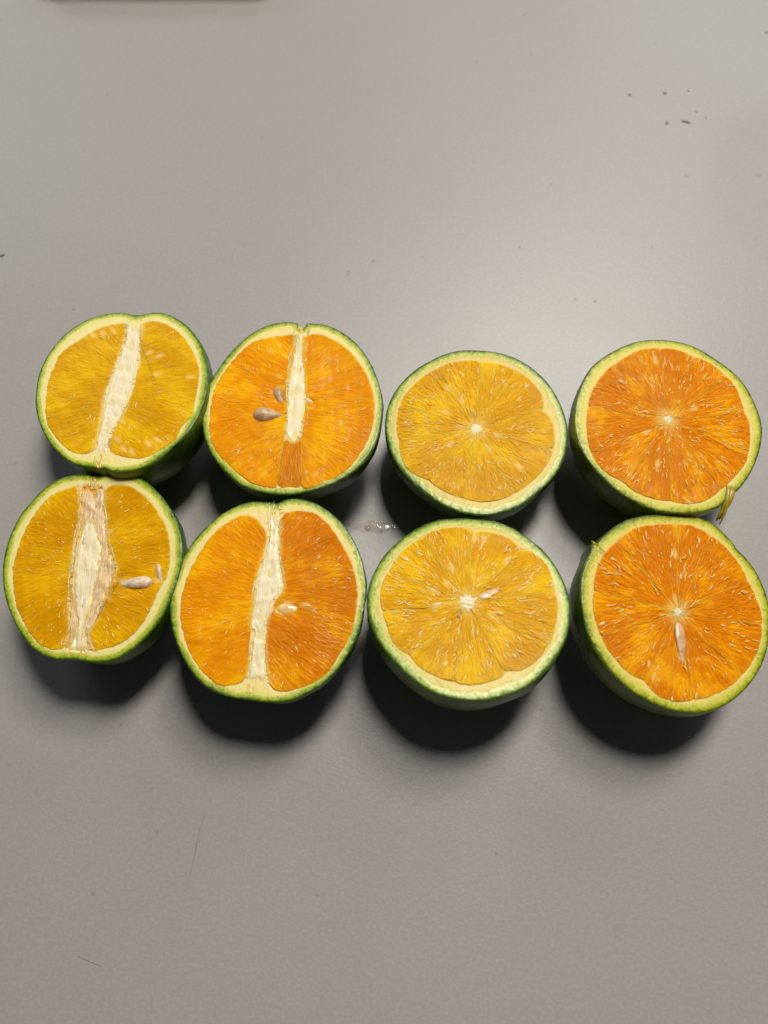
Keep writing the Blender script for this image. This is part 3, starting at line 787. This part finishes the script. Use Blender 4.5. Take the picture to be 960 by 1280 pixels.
def blob(name, parent, H, g, c, r, seed, mat, arms=0, rise=0.2, arm=0.5, loc=None, fibre=True):
    """small irregular mound (core star, stem plug, droplet)"""
    n = 72
    th = np.arange(n) / n * 2 * math.pi
    rs = np.random.RandomState(seed)
    rad = np.ones(n)
    if arms:
        ph = rs.rand() * 6.28
        rad += arm * np.abs(np.cos(th * arms / 2 + ph)) ** 5 * (0.5 + 0.7 * rs.rand(n // 6).repeat(6)) - 0.15
        rad = 0.25 * np.roll(rad, 1) + 0.5 * rad + 0.25 * np.roll(rad, -1)
    r = np.array(r) if np.ndim(r) else np.array([r, r])
    P = np.c_[np.cos(th) * rad * r[0], np.sin(th) * rad * r[1]] + np.array(c)
    V, F = fan_grid(P, np.array(c, float), np.linspace(1 / 16, 1, 16))
    rho = np.r_[0, np.repeat(np.linspace(1 / 16, 1, 16), n)]
    z = rise * (1 - rho ** 2.2) + 0.13 * wave(V, seed, 1.7, 3) * (1 - rho ** 4) * (1 if fibre else 0) - 0.8 * (rho > 0.97)
    zf = H + g[0] * V[:, 0] + g[1] * V[:, 1]
    A = None
    if fibre:
        D = V - np.array(c)
        A = {'fibre': np.c_[np.hypot(*D.T) * 0.4, np.arctan2(D[:, 1], D[:, 0]) * 4, np.zeros(len(V))]}
    return obj_from(name, np.c_[V, zf + z], F, mat, parent, attrs=A)


def glint_sacs(parent, H, g, segs, fan, seed, mat, count, excl=(), size=1.0):
    """loose torn juice sacs standing a little proud of the cut: small spindles coloured bright as painted glints"""
    rs = np.random.RandomState(seed)
    V = []; F = []
    lo = np.min([s.min(0) for s in segs], 0); hi = np.max([s.max(0) for s in segs], 0)
    cand = lo + rs.rand(count * 7, 2) * (hi - lo)
    ok = np.zeros(len(cand), bool)
    for sg in segs:
        ok |= inside(resample(sg, 160), cand) & (np.abs(sdist(sg, cand)) > 0.3)
    for e in excl:
        ok &= np.hypot(cand[:, 0] - e[0], cand[:, 1] - e[1]) > e[2]
    ok &= wave(cand, seed + 40, 9, 3) > rs.randn(len(cand)) * 0.35 - 0.15
    for p in cand[ok][:count]:
        d = p - fan
        an = math.atan2(d[1], d[0]) + rs.randn() * 0.35
        L = (0.5 + 2.0 * rs.rand() ** 2) * size
        w = (0.07 + 0.10 * rs.rand()) * size
        ax = np.array([math.cos(an), math.sin(an)]); pr = np.array([-ax[1], ax[0]])
        bend = rs.randn() * 0.22
        zb = H + 0.27 + rs.rand() * 0.12
        tl = rs.randn() * 0.14
        b0 = len(V)
        m, k = 6, 7
        for i in range(m + 1):
            t = i / m
            r = w * math.sin(math.pi * min(max(t, 0.02), 0.98)) ** 0.7
            cc = p + ax * L * (t - 0.5) + pr * bend * math.sin(math.pi * t) * L * 0.5
            for j in range(k):
                q = 2 * math.pi * j / k
                x = cc + pr * r * math.cos(q)
                V.append((x[0], x[1], zb + g[0] * x[0] + g[1] * x[1] + tl * L * (t - 0.5) + r * 0.8 * math.sin(q)))
        F += [(b0 + i * k + j, b0 + i * k + (j + 1) % k, b0 + (i + 1) * k + (j + 1) % k, b0 + (i + 1) * k + j)
              for i in range(m) for j in range(k)]
    return tag(obj_from('loose_sac_glints', V, F, mat, parent), kind='stuff')


def core_fibres(parent, H, g, outline, axis, seed, mat, count):
    """fine pale strands that fray from the edges of the core"""
    rs = np.random.RandomState(seed)
    P = catmull(outline, 300)
    a = np.array(axis[0], float); b = np.array(axis[1], float)
    ax = (b - a) / np.linalg.norm(b - a); pr = np.array([-ax[1], ax[0]])
    V = []; F = []
    for _ in range(count):
        i = rs.randint(300)
        t2 = P[(i + 3) % 300] - P[i - 3]
        t2 /= np.linalg.norm(t2) + 1e-9
        if abs(t2 @ ax) < 0.7:
            continue
        t2 *= np.sign(t2 @ ax)
        L = 2.5 + 6 * rs.rand(); w = 0.06 + 0.10 * rs.rand()
        o = rs.randn() * 0.7
        ph = rs.rand() * 6; bow = rs.randn() * 0.2
        b0 = len(V); m, k = 12, 6
        for q in range(m + 1):
            t = q / m
            c = P[i] + t2 * L * (t - 0.5) + pr * (o + bow * math.sin(math.pi * t) + 0.08 * math.sin(9 * t + ph))
            r = w * (math.sin(math.pi * min(max(t, 0.03), 0.97)) ** 0.5)
            for j in range(k):
                an = 2 * math.pi * j / k
                x = c + pr * r * math.cos(an)
                V.append((x[0], x[1], H + g[0] * x[0] + g[1] * x[1] + 0.12 + 0.07 * math.sin(4 * t + ph) + r * math.sin(an)))
        F += [(b0 + q * k + j, b0 + q * k + (j + 1) % k, b0 + (q + 1) * k + (j + 1) % k, b0 + (q + 1) * k + j)
              for q in range(m) for j in range(k)]
    return tag(obj_from('frayed_fibres', V, F, mat, parent), kind='stuff')


def core_sacs(parent, H, g, outline, axis, seed, mat, count, reach):
    """torn pale sac tips pointing away from the core"""
    rs = np.random.RandomState(seed)
    P = ccw(catmull(outline, 300)); N = normals2(P)
    V = []; F = []
    for _ in range(count):
        i = rs.randint(300)
        L = 0.8 + reach * rs.rand() ** 1.6; w = 0.14 + 0.16 * rs.rand()
        ax = N[i] + rs.randn(2) * 0.25; ax /= np.linalg.norm(ax); pr = np.array([-ax[1], ax[0]])
        b0 = len(V); m, k = 7, 7
        for q in range(m + 1):
            t = q / m
            r = w * (1 - t) ** 0.6 if q < m else 0.01
            c = P[i] - ax * 0.5 + ax * (L + 0.5) * t + pr * 0.15 * math.sin(3 * t + i)
            for j in range(k):
                an = 2 * math.pi * j / k
                x = c + pr * r * math.cos(an)
                V.append((x[0], x[1], H + g[0] * x[0] + g[1] * x[1] + 0.10 + r * 0.8 * math.sin(an)))
        F += [(b0 + q * k + j, b0 + q * k + (j + 1) % k, b0 + (q + 1) * k + (j + 1) % k, b0 + (q + 1) * k + j)
              for q in range(m) for j in range(k)]
    return tag(obj_from('torn_sac_tips', V, F, mat, parent), kind='stuff')


def thread(name, pts, r, mat, parent=None, taper=True, k=8, flat=1.0):
    P = np.asarray(pts, float)
    n = len(P)
    V = []
    for i in range(n):
        t = P[min(i + 1, n - 1)] - P[max(i - 1, 0)]
        t /= np.linalg.norm(t)
        u = np.cross(t, [0, 0, 1.0])
        if np.linalg.norm(u) < 1e-3:
            u = np.array([1.0, 0, 0])
        u /= np.linalg.norm(u)
        v = np.cross(u, t)
        rr = (r[i] if np.ndim(r) else r) * ((1 - 0.6 * abs(2 * i / (n - 1) - 1)) if taper else 1)
        for j in range(k):
            a = 2 * math.pi * j / k
            V.append(P[i] + u * rr * math.cos(a) + v * rr * flat * math.sin(a))
    F = [(i * k + j, i * k + (j + 1) % k, (i + 1) * k + (j + 1) % k, (i + 1) * k + j) for i in range(n - 1) for j in range(k)]
    F.append(tuple(range(k - 1, -1, -1)))
    F.append(tuple((n - 1) * k + j for j in range(k)))
    return obj_from(name, V, F, mat, parent)


# ------------------------------------------------------------------ the setting
def make_table():
    x0, x1, y0, y1, t = -700, 700, -500, 900, 25
    V = [(x0, y0, 0), (x1, y0, 0), (x1, y1, 0), (x0, y1, 0), (x0, y0, -t), (x1, y0, -t), (x1, y1, -t), (x0, y1, -t)]
    F = [(0, 1, 2, 3), (7, 6, 5, 4), (0, 4, 5, 1), (1, 5, 6, 2), (2, 6, 7, 3), (3, 7, 4, 0)]
    tag(obj_from('table_top', V, F, mat_table(), smooth=False), kind='structure')


make_table()

# ------------------------------------------------------------------ the fruit
def start(key, label):
    d = FRUIT[key]
    root = empty('orange_half', (d['o'][0], d['o'][1], 0))
    tag(root, label, 'orange half', 'green skinned orange halves set out in two rows')
    return d, root, d['H'], d['g']


def long_half(key, label, flesh, peel, pith, seed, t0=0.05, thick=1.9, core='white', sacs=130):
    d, root, H, g = start(key, label)
    P = ccw(catmull(d['rim'], 420))
    make_peel(P, root, H, g, seed, peel, t0, thick)
    segs = [catmull(s, 300) for s in d['segs']]
    make_pith(P, thick, segs + [catmull(d[q], 300) for q in ('under',) if q in d], root, H, g, seed, pith)
    A = np.array(d['axis'], float)
    ax = A[1] - A[0]; nrm = np.array([-ax[1], ax[0]]) / np.linalg.norm(ax)
    mid = A.mean(0)
    for i, s in enumerate(segs):
        c = centroid(s)
        side = np.sign((c - mid) @ nrm)
        fan = mid - nrm * side * (16 if i < 2 else 0)
        if i == 2:
            fan = A[0] + ax * 0.1
        m = flesh[i] if isinstance(flesh, (list, tuple)) else flesh
        flesh_part('segment', s, fan, seed * 10 + i, m, root, H, g, W=0.62, L=5.0, amp=0.45, holes=seed_holes(d),
                   soft=0.35, grow=0.45, spots=d.get('spots', ()), cores=[catmull(d[q], 200) for q in ('under', 'core') if q in d][:1])
    if sacs:
        glint_sacs(root, H, g, segs[:2], mid, seed, M_SAC_GLINT, sacs)
    if 'under' in d:
        strip_core('torn_membrane', d['under'], d['axis'], seed + 4, CORE['brown'], root, H, g, -0.15, 0.8)
    strip_core('core', d['core'], d['axis'], seed, CORE[core], root, H, g, 0.14, 0.4)
    core_fibres(root, H, g, d['core'], d['axis'], seed + 60, M_FIBRE, 30)
    core_sacs(root, H, g, d.get('under', d['core']), d['axis'], seed + 61, M_SAC_PALE, 90 if 'under' in d else 50, 1.8 if 'under' in d else 1.0)
    if 'under' in d:
        core_fibres(root, H, g, d['under'], d['axis'], seed + 62, M_FIBRE, 60)
    pc = np.array(d['plug'], float)
    q = catmull([pc[0] + (1.0, 0), pc[1] + (0.9, 0), pc[1] - (0.9, 0), pc[0] - (1.0, 0)], 60)
    strip_core('stem_plug', q, d['plug'], seed, M_PLUG_F, root, H, g, 0.10, 0.4)
    return d, root, H, g


def seed_holes(d):
    out = []
    for q in d.get('seeds', []):
        a, b = np.array(q[0]), np.array(q[1])
        L = np.linalg.norm(b - a)
        out.append(((a + b) / 2, b + (b - a) * 0.1, L * 0.30, 0.55))
    return out


def round_half(key, label, flesh, peel, pith, seed, t0=0.08, thick=2.3, core_r=2.2, arms=9, sacs=360, amp=0.85):
    d, root, H, g = start(key, label)
    P = ccw(catmull(d['rim'], 420))
    make_peel(P, root, H, g, seed, peel, t0, thick)
    fl = ccw(catmull(d['flesh'], 720))
    C = np.array(d['ctr'][0], float)
    B = np.array(d['bnd'], float) - C
    ang = np.sort(np.arctan2(B[:, 1], B[:, 0]))
    fa = np.arctan2(fl[:, 1] - C[1], fl[:, 0] - C[0])
    rs = np.random.RandomState(seed)
    m = len(ang)
    polys = []
    for i in range(m):
        a0, a1 = ang[i], ang[(i + 1) % m]
        if a1 <= a0:
            a1 += 2 * math.pi
        ff = (fa - a0) % (2 * math.pi)
        sel = ff < (a1 - a0)
        arc = fl[sel][np.argsort(ff[sel])]
        gap = 0.04
        r_in = core_r * 0.75
        n0 = np.array([-math.sin(a0), math.cos(a0)]) * gap
        n1 = np.array([math.sin(a1), -math.cos(a1)]) * gap
        rr = lambda p: np.linalg.norm(p - C)
        e0 = np.linspace(r_in, rr(arc[0]) - 0.9, 24)[:, None] * np.array([math.cos(a0), math.sin(a0)]) + C + n0
        e1 = np.linspace(rr(arc[-1]) - 0.9, r_in, 24)[:, None] * np.array([math.cos(a1), math.sin(a1)]) + C + n1
        # gently wavy walls
        nn0 = np.array([-math.sin(a0), math.cos(a0)]); nn1 = np.array([-math.sin(a1), math.cos(a1)])
        e0 = e0 + nn0 * (0.25 * np.sin(np.linalg.norm(e0 - C, axis=1) * 0.35 + a0 * 7))[:, None]
        e1 = e1 + nn1 * (0.25 * np.sin(np.linalg.norm(e1 - C, axis=1) * 0.35 + a1 * 7))[:, None]
        t = (np.arange(len(arc)) + 0.5) / len(arc)
        pull = 0.45 * (np.exp(-(t / 0.07)) + np.exp(-((1 - t) / 0.07)))
        arc = arc - (arc - C) / np.linalg.norm(arc - C, axis=1)[:, None] * pull[:, None]
        k0 = max(1, len(arc) // 40)
        polys.append(np.vstack([e0, arc[k0:-k0], e1]))
    make_pith(P, thick, [smooth_closed(resample(fl, 400), 2)], root, H, g, seed, pith, floor=-0.28)
    for i, pl in enumerate(polys):
        m_ = flesh[i % len(flesh)] if isinstance(flesh, (list, tuple)) else flesh
        flesh_part('segment', pl, C, seed * 20 + i, m_, root, H, g, W=0.95, L=4.2, amp=amp, holes=seed_holes(d), rise=0.15, soft=0.0, grow=0.20, lip=0.08, wob=0.10, spots=d.get('spots', ()))
    blob('core', root, H, g, C, core_r, seed, CORE['white'], arms=arms, rise=0.42)
    glint_sacs(root, H, g, polys, C, seed + 5, M_SAC_GLINT, sacs, excl=[(C[0], C[1], core_r)], size=1.3)
    return d, root, H, g


M_PLUG_F = mat_core('amber_stem_plug', (0.66, 0.34, 0.03), (0.85, 0.60, 0.16), (0.70, 0.36, 0.03))

# top row, left to right
long_half('f1', 'lengthwise cut orange half with dull yellow flesh and slanting unbroken cream core, no seed',
          FLESH['ochre'], PEEL['green'], PITH['long'], 11, t0=0.10)

d2, r2, H2, g2 = long_half('f2', 'lengthwise cut orange half with bright orange flesh, a plump brown seed left of its core',
          [FLESH['orange'], FLESH['orange'], FLESH['burnt']], PEEL['dark'], PITH['longwarm'], 23, t0=0.05)
round_half('f3', 'crosswise cut orange half with amber flesh, a pale star core and no seed',
           FLESH['amber'], PEEL['dark'], PITH['round'], 37, core_r=2.3)
d4, r4, H4, g4 = round_half('f4', 'crosswise cut deep orange half with a shred of peel hanging off its lower right rim',
           FLESH['deep'], PEEL['yellow'], PITH['warm'], 41, core_r=1.9, sacs=380)
# bottom row, left to right
d5, r5, H5, g5 = long_half('f5', 'lengthwise cut orange half with torn brownish core and pale seeds at its right rim',
          FLESH['ochre2'], PEEL['green'], PITH['long'], 53, t0=0.06)
d6, r6, H6, g6 = long_half('f6', 'lengthwise cut orange half with narrow white core, a pale seed buried in its right side',
          [FLESH['orange'], FLESH['deep']], PEEL['dark'], PITH['longwarm'], 61, t0=0.06)
d7, r7, H7, g7 = round_half('f7', 'crosswise cut amber orange half, thick pale rind, small tan seed right of its core',
           FLESH['amber'], PEEL['green'], PITH['round'], 71, t0=0.14, thick=2.7, core_r=2.9, sacs=440)
d8, r8, H8, g8 = round_half('f8', 'crosswise cut deep orange half with a long pale seed pointing down from its centre',
           FLESH['deep'], PEEL['yellow'], PITH['warm'], 83, t0=0.10, thick=2.3, core_r=1.5, sacs=240)


def pips(d, root, H, g, specs, seed):
    for q, (mat, wf, lift, sq) in zip(d['seeds'], specs):
        make_seed(root, H, g, q[0], q[1], q[2], mat, wf, lift, seed=seed, squash=sq)


pips(d2, r2, H2, g2, [(M_SEED, 0.31, -0.6, 0.8), (M_SEED, 0.28, -0.5, 0.6), (M_SEED_PALE, 0.22, -0.25, 0.5)], 3)
pips(d5, r5, H5, g5, [(M_SEED_PALE, 0.20, -0.3, 0.7), (M_SEED_PALE, 0.17, -0.1, 0.7)], 4)
pips(d6, r6, H6, g6, [(M_SEED_BURIED, 0.22, -0.55, 0.35)], 5)
pips(d7, r7, H7, g7, [(M_SEED_PINK, 0.15, -0.15, 0.35), (M_SEED_DARK, 0.20, -0.05, 0.5)], 6)
pips(d8, r8, H8, g8, [(M_SEED_PINK, 0.14, -0.1, 0.45)], 7)

# shred of peel hanging off the rim of the top right half
a, b, c = [np.array(p) for p in d4['flap']]
z4 = lambda p: H4 + g4[0] * p[0] + g4[1] * p[1]
cx = np.array([math.cos(-0.2), math.sin(-0.2)])
for k, (off, ln, wd) in enumerate([(-0.9, 1.0, 0.9), (0.4, 0.95, 1.1), (1.3, 0.8, 0.7), (-0.2, 1.12, 0.5)]):
    pts = []
    for t in np.linspace(0, 1, 14):
        p = a * (1 - t) ** 2 + 2 * b * t * (1 - t) + c * t * t
        p = a + (p - a) * ln + cx * off * (1 - 0.6 * t) + cx * 0.4 * math.sin(5 * t + k)
        pts.append((p[0], p[1], z4(p) + 0.6 * math.sin(3.0 * t) + 0.1 - 4.5 * t ** 2.5))
    thread('peel_shred', pts, wd * np.sin(np.linspace(0.25, 3.0, 14)) ** 0.8 + 0.04, M_SHRED, r4, taper=False, k=10, flat=0.35)
# tab of skin at the left rim of the bottom right half
p = np.array(min(d8['rim'], key=lambda q: (q[0] + 24) ** 2 + (q[1] - 19) ** 2))
thread('skin_tab', [(p[0] + 1.5, p[1] - 1.0, H8 - g8[0] * 20 - 0.8), (p[0] + 0.2, p[1] + 0.1, H8 + 2.3), (p[0] - 0.5, p[1] + 0.5, H8 + 2.5)],
       [0.5, 0.4, 0.1], M_SHRED, r8, taper=False)

# ------------------------------------------------------------------ small things on the table
def droplet(p, r, h, label, seed, ell=1.0):
    rs = np.random.RandomState(seed)
    V, F = fan_grid(np.c_[np.cos(np.arange(40) / 40 * 6.2832) * r * ell, np.sin(np.arange(40) / 40 * 6.2832) * r] *
                    (1 + 0.08 * rs.rand()), np.zeros(2), np.linspace(1 / 10, 1, 10))
    rho = np.r_[0, np.repeat(np.linspace(1 / 10, 1, 10), 40)]
    z = h * np.sqrt(np.clip(1 - rho ** 2, 0, 1)) + 0.01
    o = obj_from('juice_droplet', np.c_[V, z], F, M_WATER, None, (p[0], p[1], 0))
    tag(o, label, 'droplet', 'clear droplets on the grey table')


D = SPOT['droplets']
droplet(D[0], 0.9, 0.5, 'larger clear juice droplet on the table between the four middle halves', 1, 1.2)
droplet(D[1], 0.6, 0.4, 'small clear juice droplet just right of the larger one between the middle halves', 2)
droplet(D[2], 0.5, 0.16, 'tiny clear droplet beside the right rim of the half with the buried seed', 3, 1.5)
droplet(D[3], 0.45, 0.25, 'left one of two tiny glinting droplets above the gap of the right halves', 4)
droplet(D[4], 0.45, 0.25, 'right one of two tiny glinting droplets above the gap of the right halves', 5)


n = 90
th = np.arange(n) / n * 2 * math.pi
P = np.c_[6.0 * np.cos(th), 2.6 * np.sin(th)]
P = P * (1 + 0.30 * wave(P, 5, 7, 3))[:, None]
V, F = fan_grid(P, np.zeros(2), np.linspace(1 / 12, 1, 12))
rho = np.r_[0, np.repeat(np.linspace(1 / 12, 1, 12), n)]
o = obj_from('juice_smear', np.c_[V, 0.015 + 0.10 * (1 - rho ** 4) + 0.03 * wave(V, 3, 4, 2) * (1 - rho ** 2)], F, M_WATER, None, (D[0][0] + 2, D[0][1] + 0.2, 0))
tag(o, 'thin wet smear of clear juice on the table between the four middle halves', 'juice smear')


def crumb(p, L, w, ang, label, seed, name='crumb'):
    rs = np.random.RandomState(seed)
    m, k = 8, 8
    V = []
    for i in range(m + 1):
        t = i / m
        r = w * (math.sin(math.pi * t) ** 0.5 if 0 < t < 1 else 0.05) * (0.75 + 0.5 * rs.rand())
        for j in range(k):
            q = 2 * math.pi * j / k
            u = (t - 0.5) * L; v = r * math.cos(q) * (0.8 + 0.4 * rs.rand()) + 0.15 * L * math.sin(2 * t)
            V.append((u * math.cos(ang) - v * math.sin(ang), u * math.sin(ang) + v * math.cos(ang), max(0.02, w * 0.6 + r * 0.6 * math.sin(q))))
    F = [(i * k + j, i * k + (j + 1) % k, (i + 1) * k + (j + 1) % k, (i + 1) * k + j) for i in range(m) for j in range(k)]
    o = obj_from(name, V, F, M_CRUMB, None, (p[0], p[1], 0))
    tag(o, label, 'crumb', 'dark crumbs scattered on the table')


Kc = SPOT['crumbs']
specs = [(1.8, .35, -.4, 'leftmost dark fleck in the scatter of crumbs at the upper right'),
         (1.6, .5, -.1, 'small dark round crumb high in the scatter at the upper right'),
         (1.2, .25, -.9, 'faint thin crumb right of the round one in the upper right scatter'),
         (1.5, .55, .8, 'dark crumb just left of the long splinter at the upper right'),
         (4.4, .45, -.5, 'long dark splinter lying in the scatter of crumbs at the upper right'),
         (1.3, .2, -.9, 'faint short crumb above right of the long splinter'),
         (1.3, .2, -.6, 'faint crumb right of the long splinter beside a smear'),
         (1.8, .4, .1, 'dark crumb at the right edge of the table near the top'),
         (2.4, .5, .35, 'dark crumb at the left edge of the table above the fruit'),
         (0.8, .2, .3, 'tiny speck above the top left orange half'),
         (0.7, .2, .6, 'tiny speck above the seedless amber half'),
         (0.7, .2, .2, 'tiny speck above the half with the peel shred')]
for i, (p, (L, w, a_, lb)) in enumerate(zip(Kc, specs)):
    crumb(p, L, w, a_, lb, 100 + i)

h1 = SPOT['hair']
q = catmull(h1, 24, closed=False)
o = thread('hair', [(x, y, 0.07) for x, y in q], 0.055, M_HAIR)
tag(o, 'fine long hair lying on the table below the bottom row of halves', 'hair')
q = catmull(SPOT['hair2'], 16, closed=False)
o = thread('hair', [(x, y, 0.08) for x, y in q], 0.075, M_HAIR)
tag(o, 'short brown hair lying near the lower left corner of the table', 'hair')


# tray whose near edge just enters the picture
def make_tray():
    root = empty('tray', (-104, 344.5, 0))
    tag(root, 'pale beige tray whose near edge just shows at the top left of the table', 'tray')
    M_T = mat_simple('beige_plastic', (0.62, 0.52, 0.38), (0.66, 0.56, 0.42), 40.0, 0.4, 0.0001)
    M_B = mat_simple('darker_beige_foot', (0.42, 0.37, 0.30), (0.48, 0.42, 0.34), 60.0, 0.6, 0.0001)  # somewhat darker beige than the tray body

    def slab(name, x, y0, y1, z0, z1, rad, mat):
        P = []
        for cx_, cy_, a0 in ((x - rad, y1 - rad, 0), (-x + rad, y1 - rad, 90), (-x + rad, y0 + rad, 180), (x - rad, y0 + rad, 270)):
            for t in range(0, 91, 10):
                P.append((cx_ + rad * math.cos(math.radians(a0 + t)), cy_ + rad * math.sin(math.radians(a0 + t))))
        P = np.array(P); n = len(P); nm = normals2(P)
        rings = [np.c_[P - nm * 1.2, np.full(n, z0)], np.c_[P, np.full(n, z0 + 1.2)], np.c_[P + nm * 0.6, np.full(n, z1 - 1)],
                 np.c_[P - nm * 0.4, np.full(n, z1)], np.c_[P - nm * 2.2, np.full(n, z1)], np.c_[P - nm * 3.0, np.full(n, z0 + 2.5)]]
        V = np.vstack(rings)
        i = np.arange(n); j = (i + 1) % n
        F = []
        for k in range(len(rings) - 1):
            F += list(zip((k * n + i).tolist(), (k * n + j).tolist(), ((k + 1) * n + j).tolist(), ((k + 1) * n + i).tolist()))
        F.append(tuple(range(n - 1, -1, -1)))
        F.append(tuple(5 * n + a for a in range(n)))
        obj_from(name, V, F, mat, root, smooth=False)

    slab('tray_body', 58, 0.5, 120, 2.0, 12, 12, M_T)
    slab('foot_rim', 54, 0.0, 117, 0.0, 4.0, 10, M_B)


make_tray()
